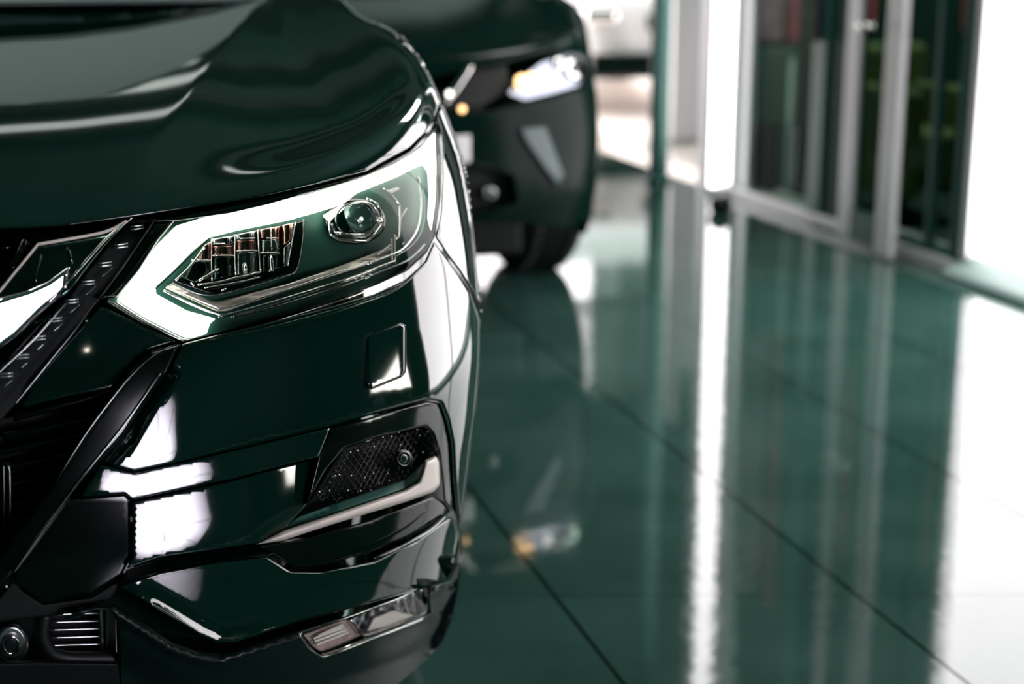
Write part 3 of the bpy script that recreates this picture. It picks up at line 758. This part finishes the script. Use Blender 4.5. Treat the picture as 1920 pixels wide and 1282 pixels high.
# corner cover plate and V surround
cov = [(98, 937), (234, 926), (244, 936), (245, 1046), (228, 1078), (170, 1115), (80, 1128), (44, 1104), (24, 1083)]
panel('corner_cover', cov, B1_, GBLACK, car, lev=-.006, s=9, rim=5, drop=.004, thick=.03)
bands_a = [(282, 658), (250, 685), (213, 733), (160, 807), (96, 908), (32, 994), (-30, 1080), (-120, 1190)]
bands_b = [(340, 643), (314, 700), (234, 817), (133, 932), (24, 1081), (-60, 1190)]
panel('grille_surround', bands_b[::-1][:0]+bands_a+[(-60, 1190)]+bands_b[::-1][1:], B1_, GBLACK, car, lev=.004, s=7, rim=10, drop=.010, thick=.03)
bead = lambda nm, p, r=.0016, m_=GBLACK, lev=.006, par=car, **k: line(nm, p, B1_, m_, par, lev=lev, r=r, **k)
bead('surround_highlight', [(300, 700), (234, 795), (133, 922), (24, 1075)], .0014, DCHROME)  # dark chrome beads stand in for highlights along the band's edges
bead('surround_highlight', [(322, 648), (286, 668), (250, 700), (216, 740), (160, 815), (104, 905)], .0012, DCHROME, taper=True)
chin = [(-60, 1194), (24, 1088), (44, 1108), (80, 1132), (172, 1119), (230, 1082), (222, 1100), (208, 1124), (181, 1130), (118, 1152), (0, 1166), (-120, 1172), (-120, 1194)]
panel('chin_panel', chin, B1_, MBLACK, car, lev=-.012, s=9, rim=4, drop=.004, thick=.03)
# slats region
plate = [(190, 574), (330, 641), (282, 655), (250, 682), (213, 727), (130, 742), (40, 765), (62, 718), (120, 650)]
panel('inner_plate', plate, B1_, PAINT, car, lev=-.012, s=9, rim=4, drop=.003, thick=.02)
panel('intake_backing', [(40, 765), (213, 730), (160, 807), (96, 908), (32, 994), (-30, 1080), (-120, 1190), (-120, 800)], B1_, MBLACK, car, lev=-.07, s=14, rim=0)
for y0, x0, x1, y1 in ((776, 25, 213, 730), (811, 5, 186, 777), (848, -40, 160, 808), (884, -60, 134, 846), (920, -70, 108, 884), (956, -80, 80, 930), (990, -90, 55, 966)):
    s_ = panel('intake_slat', [(x0, y0), (x1, y1), (x1-6, y1+13), (x0, y0+15)], B1_, GBLACK, car, lev=-.035, s=7, rim=5, drop=.006, thick=.02, r=3)
for x in (6, 17): bead('intake_post', [(x, 868), (x+1, 930), (x, 1012)], .0022, GBLACK, -.028)
bead('intake_edge', [(12, 866), (18, 880), (19, 1008)], .0008, DCHROME, -.024)
# ladder band between the chrome V and the headlight
lad = c8([(850, 92), (1010, 72), (900, 235), (780, 415), (640, 600), (598, 650), (480, 845), (90, 1285), (-150, 1560), (-400, 1560), (0, 1085), (230, 838), (430, 600), (560, 420), (700, 250)])
lb = panel('grille_ladder', lad, B1_, MBLACK, car, lev=-.024, s=8, rim=4, drop=.003, thick=.03)
for i in range(9):
    cx, cy = 870-103.8*i, 155+116.8*i
    for dy in (-9, 10):
        line('rung', c8([(cx-42, cy+dy+5), (cx+42, cy+dy-5)]), B1_, BRUSH if i % 1 == 0 else GBLACK, lb, lev=-.014, r=.0011, curve=False)
    if i >= 2: line('ladder_bar', c8([(cx+50, cy+20), (cx-32, cy+92)]), B1_, DCHROME, lb, lev=-.015, r=.0007, curve=False)
line('ladder_highlight', c8([(600, 632), (480, 800), (330, 985), (90, 1280)]), B1_, DCHROME, lb, lev=-.006, r=.0009)  # dark chrome tubes stand in for highlights on the ladder edges
line('ladder_highlight', c8([(410, 640), (230, 850), (0, 1068), (-90, 1160)]), B1_, DCHROME, lb, lev=-.008, r=.0014)
panel('ladder_side', c8([(1012, 72), (1240, 55), (1100, 120), (1000, 240), (880, 430), (740, 600), (620, 610), (700, 540), (800, 400), (920, 220)]), B1_, GBLACK, car, lev=-.010, s=8, rim=4, drop=.004)
# chrome V
vmain = c8([(245, 258), (330, 240), (660, 180), (800, 112), (835, 98), (700, 232), (560, 402), (440, 562), (270, 682), (130, 700), (0, 790), (-200, 860), (-400, 1000), (-200, 800), (0, 558)])
cv = panel('chrome_grille_arm', vmain, B1_, noisy(mat('dark_reflection_chrome', (.10, .17, .15), .10, 1), 20, .2, (.10, .17, .15)), car, lev=.0, s=6, rim=4, drop=.003, thick=.03)  # dark green base stands in for the chrome's dark reflection
panel('chrome_grille_face', c8([(440, 470), (432, 545), (400, 585), (270, 690), (110, 850), (0, 930), (-220, 1100), (-420, 1290), (-420, 1010), (-200, 700), (0, 600), (180, 545), (300, 490), (425, 398), (455, 400)]), B1_, CHROME, cv, lev=.006, s=6, rim=12, drop=.009, thick=.02, fn=lambda V: -.00010*(V[:, 0]-40)-.000125*(V[:, 1]-600))
line('arm_edge', c8([(835, 97), (700, 200), (560, 350), (430, 500), (300, 640)]), B1_, CHROME, cv, lev=.004, r=.0016, taper=True)
line('arm_edge', c8([(245, 258), (120, 410), (0, 558), (-200, 800)]), B1_, SILVER, cv, lev=.003, r=.0014)
line('arm_edge', c8([(245, 262), (420, 232), (660, 185), (800, 118)]), B1_, SILVER, cv, lev=.003, r=.0018)
line('arm_ridge', c8([(0, 545), (60, 545), (260, 310)])[0:0] or c8([(225, 510), (235, 440), (262, 330)]), B1_, DCHROME, cv, lev=.003, r=.0012)
line('arm_ridge', c8([(455, 385), (440, 310), (425, 280)]), B1_, DCHROME, cv, lev=.003, r=.0012)
# upper grille
panel('upper_grille_backing', c8([(-420, 170), (240, 210), (245, 250), (120, 400), (0, 548), (-200, 790), (-420, 1000)]), B1_, MBLACK, car, lev=-.05, s=14, rim=0)
meshwork('upper_mesh', c8([(-420, 200), (225, 215), (120, 395), (0, 540), (-200, 780), (-420, 1000)]), -.035, car, sx=22, sy=17, r=.002, slope=-.02)
for a_, b_ in (((-60, 215), (190, 205)), ((0, 288), (75, 282)), ((60, 225), (105, 205))): line('grille_glint_bar', c8([a_, b_]), B1_, DCHROME, car, lev=-.02, r=.0012)
line('grille_strut', c8([(165, 225), (120, 330), (70, 430)]), B1_, GBLACK, car, lev=-.012, r=.004)
gp = panel('grille_top_bar', [(-420, 462), (-200, 450), (0, 434), (60, 432), (130, 427), (240, 412), (400, 389), (420, 390), (330, 408), (245, 418), (180, 436), (75, 452), (0, 446), (-420, 480)], B1_, GBLACK, car, lev=-.012, s=7, rim=3, drop=.003, thick=.02)
# plate of shut line seal between lamp and bonnet
panel('lamp_upper_seal', [(245, 418), (330, 406), (420, 388), (500, 372), (600, 350), (688, 327), (768, 284), (802, 250), (818, 226), (821, 236), (790, 278), (740, 308), (650, 342), (500, 384), (430, 400), (330, 414)], B1_, GBLACK, car, lev=-.006, s=6, rim=2, drop=.002)

# headlight
outer = c4([(2, 966), (380, 1172), (430, 1160), (560, 1128), (800, 1065), (1100, 982), (1350, 892), (1500, 822), (1600, 732), (1645, 640), (1664, 500), (1664, 380), (1656, 200), (1645, 112), (1600, 172), (1500, 250), (1350, 326), (1150, 392), (900, 452), (600, 518), (400, 556), (320, 575), (200, 730), (100, 872)])
hl = panel('headlight', outer, B1_, HOUSING, car, lev=-.028, s=9, rim=0, thick=.02)
panel('lamp_cover', outer, B1_, LENS, hl, lev=-.001, s=9, rim=5, drop=.004, thick=.004)
led = c4([(50, 965), (150, 832), (250, 692), (340, 602), (350, 595), (480, 555), (750, 495), (1000, 440), (1250, 366), (1420, 298), (1530, 238), (1600, 170), (1640, 128), (1645, 300), (1640, 480), (1622, 620), (1606, 560), (1612, 440), (1606, 330), (1580, 288), (1545, 300), (1450, 350), (1250, 432), (1180, 488), (1050, 528), (900, 570), (640, 622), (510, 655), (430, 720), (330, 822), (245, 898), (245, 935), (400, 1020), (545, 1060), (515, 1085), (500, 1135), (420, 1158), (380, 1150), (200, 1060)])  # lit strip; its downturned right end is a reflection put in as glow
ledp = panel('daytime_light_strip', led, B1_, LED, hl, lev=-.012, s=7, rim=5, drop=.005, thick=.008)
panel('strip_lower_base', c4([(0, 968), (50, 972), (200, 1068), (380, 1158), (420, 1162), (380, 1180), (180, 1090), (0, 985)]), B1_, DCHROME, hl, lev=-.006, s=5, rim=3, drop=.003)
pocket = c4([(330, 876), (420, 790), (500, 692), (520, 658), (700, 622), (950, 575), (992, 562), (985, 640), (962, 800), (940, 832), (800, 872), (600, 932), (560, 945), (520, 940)])
pk = panel('reflector_pocket', pocket, B1_, GBLACK, hl, lev=-.024, s=8, rim=3, drop=.003)
REF = [noisy(mat('facet_mirror_%s' % n, c, .10, 1), 70, .45, c, 4) for n, c in (('grey', (.30, .36, .34)), ('rose', (.42, .24, .19)), ('dark', (.05, .10, .085)), ('bright', (.75, .75, .80)))]
cells = [([(430, 768), (490, 692), (524, 672), (522, 765)], 1), ([(425, 772), (522, 770), (522, 862), (440, 880), (368, 850)], 2),
         ([(530, 662), (640, 643), (640, 690), (530, 692)], 0), ([(530, 696), (640, 692), (636, 742), (530, 742)], 1), ([(530, 748), (636, 748), (634, 842), (530, 868)], 2),
         ([(648, 640), (752, 617), (750, 660), (648, 662)], 0), ([(648, 666), (750, 664), (750, 716), (650, 722)], 1), ([(650, 728), (752, 724), (758, 826), (690, 842), (648, 840)], 0),
         ([(765, 614), (868, 596), (868, 655), (766, 660)], 1), ([(768, 664), (868, 660), (868, 728), (772, 732)], 0), ([(772, 738), (868, 735), (868, 806), (778, 828)], 2),
         ([(876, 592), (942, 578), (930, 660), (878, 700)], 1), ([(878, 706), (928, 668), (905, 788), (878, 806)], 0)]
for i, (q, mi) in enumerate(cells):
    q = c4(q); cx = sum(p[0] for p in q)/len(q); ww = max(p[0] for p in q)-min(p[0] for p in q)
    panel('reflector_cell', q, B1_, REF[mi], pk, lev=-.017, s=4, rim=2, drop=.002, thick=.006, r=1, fn=lambda V, cx=cx, ww=ww: .005*np.clip(1-((V[:, 0]-cx)/(ww*.5))**2, -1, 1))
for q, r_ in (([(645, 640), (642, 740), (646, 842)], .0012), ([(757, 615), (762, 720), (770, 828)], .0012), ([(527, 660), (525, 765), (527, 870)], .0009), ([(822, 604), (826, 720)], .0006), ([(945, 578), (925, 690), (905, 795)], .0009),
              ([(425, 768), (522, 768)], .0009), ([(530, 744), (636, 744)], .0009), ([(650, 722), (752, 718)], .0009), ([(770, 732), (866, 732)], .0007), ([(800, 658), (858, 657)], .0009), ([(650, 660), (740, 658)], .0008), ([(525, 686), (590, 684)], .0008)):
    line('cell_edge', c4(q), B1_, CHROME, pk, lev=-.011, r=r_)
for q, r_ in (([(455, 890), (560, 876), (650, 852), (690, 846), (770, 825)], .0011), ([(488, 906), (620, 884), (700, 868), (765, 851)], .0009), ([(462, 870), (558, 810)], .0016), ([(420, 880), (435, 890), (432, 900)], .001)):
    line('pocket_rib', c4(q), B1_, CHROME, pk, lev=-.009, r=r_)
for q in ([(820, 740), (826, 815), (812, 822)], [(690, 780), (696, 832)]):
    line('bright_flute', c4(q), B1_, CHROME, pk, lev=-.010, r=.0028, taper=True)
line('pocket_edge', c4([(985, 562), (982, 660), (965, 770), (945, 825), (925, 838)]), B1_, DCHROME, pk, lev=-.010, r=.001)
line('pocket_edge', c4([(330, 880), (440, 930), (520, 944), (600, 932), (760, 890), (925, 838)]), B1_, DCHROME, pk, lev=-.010, r=.0008)
line('pocket_edge', c4([(345, 868), (420, 795), (490, 705)]), B1_, CHROME, pk, lev=-.008, r=.0013)
# projector
pj = disc('projector_unit', (c4([(1243, 572)])[0]), 58, 44, B1_, -.022, GBLACK, hl, s=7, rim=5, drop=.004)
octo = c4([(1112, 560), (1118, 640), (1165, 664), (1300, 670), (1338, 640), (1372, 596), (1378, 548), (1352, 488), (1300, 462)])
line('projector_bezel', octo, B1_, CHROME, pj, lev=-.012, r=.0021, curve=False)
line('projector_bezel', c4([(1125, 585), (1140, 628), (1180, 648), (1290, 652), (1325, 628), (1352, 590), (1355, 545), (1335, 500), (1300, 476)]), B1_, DCHROME, pj, lev=-.011, r=.0016)
line('projector_bezel', c4([(1150, 632), (1210, 640), (1285, 638)]), B1_, CHROME, pj, lev=-.010, r=.002)
def ball(name, px, py, rad, lev, m_, parent, sy=1., body=B1_):
    c = body.cast([(px, py)], lev)[0]; bm = bmesh.new(); bmesh.ops.create_uvsphere(bm, u_segments=32, v_segments=20, radius=rad)
    for v in bm.verts: v.co = Vector((v.co.x, v.co.y*sy, v.co.z))
    V = [tuple(np.array(v.co)+c) for v in bm.verts]; F = [[v.index for v in f.verts] for f in bm.faces]; bm.free()
    return link(name, V, F, m_, parent)
jx, jy = c4([(1248, 565)])[0]
ball('projector_lens', jx, jy, .0235, -.022, mat('lens_crystal', (.04, .10, .08), .03, .35, 2.0), pj, .6)
line('lens_ring', ring((jx, jy), 38, 32), B1_, DCHROME, pj, lev=-.008, r=.0012, closed=True)
for (a_, b_, r_) in ((1263, 574, .0030), (1362, 570, .0045)):
    q = c4([(a_, b_)])[0]; ball('lens_spark', q[0], q[1], r_, -.004, CHROME, pj)
line('lens_ring', c4([(1195, 500), (1260, 478), (1330, 492), (1352, 530)]), B1_, CHROME, pj, lev=-.006, r=.0016, taper=True)
panel('projector_blade', c4([(1078, 545), (1180, 488), (1192, 506), (1112, 574)]), B1_, LED, pj, lev=-.008, s=5, rim=2, drop=.001)
line('inner_blade', c4([(1385, 410), (1408, 425), (1464, 490), (1466, 570), (1463, 650), (1446, 662)]), B1_, CHROME, hl, lev=-.010, r=.0014, curve=False)
panel('inner_blade_tip', c4([(1400, 420), (1455, 402), (1468, 412), (1420, 436)]), B1_, BEZEL, hl, lev=-.008, s=5, rim=2, drop=.001)
line('inner_blade', c4([(1556, 350), (1572, 440), (1566, 560), (1540, 640), (1480, 712), (1420, 742), (1300, 790)]), B1_, CHROME, hl, lev=-.009, r=.0016)
line('inner_blade', c4([(1545, 340), (1585, 450), (1580, 600), (1530, 690), (1440, 752)]), B1_, DCHROME, hl, lev=-.007, r=.001)
for q in ([(1440, 640), (1442, 780)], [(1425, 660), (1427, 770)], [(1500, 508), (1470, 560)], [(1480, 690), (1486, 680)], [(1355, 740), (1420, 690)]): line('inner_rib', c4(q), B1_, BEZEL, hl, lev=-.012, r=.0012)
strip = c4([(290, 906), (330, 882), (525, 972), (560, 974), (700, 937), (900, 887), (1150, 802), (1340, 731), (1420, 700), (1428, 716), (1385, 752), (1300, 792), (1050, 872), (700, 987), (600, 1022), (550, 1022)])
panel('lower_bezel', strip, B1_, noisy(mat('brushed_bezel', (.6, .55, .46), .30, .3), 25, .35, (.6, .55, .46)), hl, lev=-.014, s=6, rim=3, drop=.002, fn=lambda V: .006*np.sin(V[:, 1]*.1))
for q, r_, m_ in (([(285, 918), (420, 985), (560, 1040), (620, 1034), (800, 985), (1000, 925), (1200, 862), (1440, 772)], .0014, CHROME), ([(300, 898), (540, 1000), (600, 1004), (900, 915), (1300, 775)], .0009, CHROME),
                  ([(560, 1050), (700, 1030), (900, 970), (1150, 888), (1400, 795)], .0012, DCHROME), ([(620, 1052), (800, 1012), (1100, 922), (1350, 832), (1500, 770), (1590, 690)], .0016, DCHROME),
                  ([(820, 1082), (950, 1042), (1150, 976), (1290, 925)], .0013, CHROME), ([(245, 910), (330, 830), (430, 735), (510, 662)], .0012, HOUSING)):
    line('lens_rib', c4(q), B1_, m_, hl, lev=-.006, r=r_)
line('strip_bracket', c4([(20, 975), (200, 1085), (380, 1170)]), B1_, CHROME, hl, lev=-.002, r=.0012)
rr = random.Random(3)
for q in c4([(1050, 915), (1065, 905), (1200, 875), (1280, 850), (1300, 858), (1320, 845), (1245, 866), (585, 915), (960, 940)]):
    line('lens_stud', [(q[0]-4, q[1]+rr.uniform(-3, 3)), (q[0]+4, q[1]-2)], B1_, CHROME, hl, lev=-.006, r=.0013)
# sub-bumper highlight beads under the lamp
line('bumper_top_edge', [(395, 637), (520, 612), (660, 573), (745, 540), (800, 492)], B1_, PAINT, bumper, lev=.002, r=.003, taper=True)

# radiator, horn and bottom beam seen in the lower left opening
rad = panel('radiator', [(95, 1150), (195, 1142), (195, 1222), (92, 1226)], B1_, MBLACK, car, lev=-.06, s=8, rim=2, drop=.002)
for i in range(6):
    y = 1150+14.5*i; line('radiator_fin', [(94+(i % 2)*4, y+2), (192, y-1)], B1_, BRUSH, rad, lev=-.05, r=.0013, curve=False)
panel('radiator_bracket', [(184, 1138), (218, 1136), (220, 1225), (188, 1226)], B1_, BRUSH, rad, lev=-.045, s=6, rim=4, drop=.004)
line('bracket_slot', [(196, 1140), (198, 1224)], B1_, GBLACK, rad, lev=-.043, r=.0015)
line('hose', [(86, 1150), (80, 1185), (90, 1215), (120, 1232), (215, 1234)], B1_, RUBBER, car, lev=-.035, r=.008)
hr = disc('horn', (22, 1205), 33, 36, B1_, -.04, BRUSH, car, s=6, rim=10, drop=.008)
disc('horn_centre', (21, 1209), 13, 14, B1_, -.036, SBLACK, hr, s=4, rim=4, drop=.003)
line('horn_ring', ring((21, 1209), 15, 16), B1_, CHROME, hr, lev=-.037, r=.0016, closed=True)
panel('engine_backing', [(-120, 1175), (224, 1140), (226, 1330), (-120, 1330)], B1_, MBLACK, car, lev=-.085, s=20, rim=0)
panel('lower_beam', [(-120, 1245), (60, 1238), (224, 1240), (232, 1330), (-120, 1330)], B1_, MBLACK, car, lev=-.02, s=12, rim=8, drop=.01)

# ------------------------------------------------------------------ the second car, out of focus
B2 = Body(.93, 4.42, .30)
car2 = empty('car', (.93, 4.42, 0), 'dark green-black car parked behind the near car, blurred, with clear headlights', 'car')
carshell(B2, car2, PAINT2, -.10); windscreen(B2, car2); bevel(MB().box((.12, 5.0, .13), (1.52, 8.3, .34)).build('underbody_blocker', MBLACK, car2), .02); mirror_part(B2, car2, PAINT2, 1); mirror_part(B2, car2, PAINT2, -1)  # dark box added under the car to block the bright floor
wheel(car2, 1.80, 5.42, side=1, w=.25); wheel(car2, .06, 5.42, side=-1, w=.25); wheel(car2, 1.80, 8.0, side=1); wheel(car2, .06, 8.0, side=-1)
panel('bonnet', [(560, 180), (700, 160), (800, 150), (880, 128), (950, 118), (1000, 105), (1060, 88), (1094, 84), (1090, 62), (1080, 40), (1068, 22), (1050, 10), (1040, -10), (560, -10)], B2, PAINT2, car2, s=8, rim=4, drop=.015, thick=.04)
b2 = panel('bumper', [(820, 205), (870, 215), (930, 205), (985, 195), (1040, 180), (1092, 165), (1100, 135), (1102, 108), (1112, 130), (1120, 180), (1123, 250), (1121, 330), (1112, 400), (1098, 440), (1060, 430), (1000, 420), (900, 415), (800, 420), (700, 430), (700, 330), (800, 300)], B2, PAINT2, car2, s=9, rim=4, drop=.015, thick=.04,
           holes=[[(800, 330), (880, 310), (960, 330), (968, 380), (900, 400), (800, 405)]])
panel('lower_intake', [(800, 330), (880, 310), (960, 330), (968, 380), (900, 400), (800, 405)], B2, MBLACK, car2, lev=-.05, s=10, rim=0)
panel('reflection_patch', c5([(862, 552), (968, 542), (1050, 755), (1020, 800), (950, 700), (880, 600)]), B2, mat('teal_reflection_colour', (.010, .042, .042), .3), b2, lev=.012, s=6, rim=2, drop=.005)  # teal colour stands in for a reflection on the bumper
panel('grille', [(700, 190), (845, 166), (880, 128), (950, 120), (952, 170), (900, 200), (830, 205), (700, 220)], B2, MBLACK, car2, lev=-.03, s=8, rim=2)
panel('chrome_grille_arm', c5([(520, 445), (560, 375), (628, 285), (662, 278), (650, 305), (590, 395), (545, 450)]), B2, CHROME, car2, lev=.01, s=4, rim=3, drop=.01)
h2o = c5([(800, 402), (850, 340), (950, 268), (1080, 224), (1128, 236), (1142, 300), (1120, 368), (1000, 402), (880, 432)])
h2 = panel('headlight', h2o, B2, mat('clear_headlight_bowl', (.26, .28, .33), .22, .75), car2, lev=-.01, s=5, rim=2, drop=.01)
for (x, y, rx, ry, m_) in ((1098, 290, 42, 48, CHROME), (1030, 268, 26, 26, CHROME)):
    q = c5([(x, y)])[0]; d_ = disc('lamp_ring', q, rx/2.289, ry/2.289, B2, 0, m_, h2, s=4, rim=3, drop=.01); disc('lamp_lens', q, rx/2.289*.5, ry/2.289*.5, B2, .004, GBLACK, d_, s=3, rim=1)
for (x, y, r_, m_) in ((868, 350, .022, AMBER), (905, 335, .016, AMBER), (990, 340, .013, LED)):
    q = c5([(x, y)])[0]; ball('lamp_bulb', q[0], q[1], r_, .002, m_, h2, 1, B2)
q = c5([(610, 468)])[0]; ball('side_marker', q[0], q[1], .010, .0, AMBER, car2, 1, B2)
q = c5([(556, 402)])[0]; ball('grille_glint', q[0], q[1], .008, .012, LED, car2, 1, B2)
panel('number_plate', [(760, 262), (882, 252), (882, 304), (760, 314)], B2, WHITEP, car2, lev=.01, s=8, rim=2, drop=.003)
disc('fog_lamp', (919, 362), 14, 13, B2, -.02, DCHROME, car2, s=5, rim=3, drop=.01)
# ------------------------------------------------------------------ the third car, far outside
B3 = Body(4.55, 10.6, .30)
car3 = empty('car', (4.55, 10.6, 0), 'far white car in the overexposed daylight behind the dark cars', 'car')
carshell(B3, car3, WHITEP, 0); windscreen(B3, car3); mirror_part(B3, car3, WHITEP, -1)
wheel(car3, 5.4, 11.5, side=1); wheel(car3, 3.7, 11.5, side=-1); wheel(car3, 5.4, 14.1, side=1); wheel(car3, 3.7, 14.1, side=-1)
P3 = lambda u, y, z: (B3.xc+u, B3.yf+y, z)
bevel(MB().box(P3(-.82, -.06, .28), P3(.82, .12, .46)).build('lower_bumper', GBLACK, car3), .03)
bevel(MB().box(P3(-.36, -.03, .62), P3(.36, .09, .74)).build('grille', GBLACK, car3), .02)
for s_ in (-1, 1): bevel(MB().box(P3(s_*.72-.13, .02, .68), P3(s_*.72+.13, .22, .79)).build('headlight', CHROME, car3), .03)
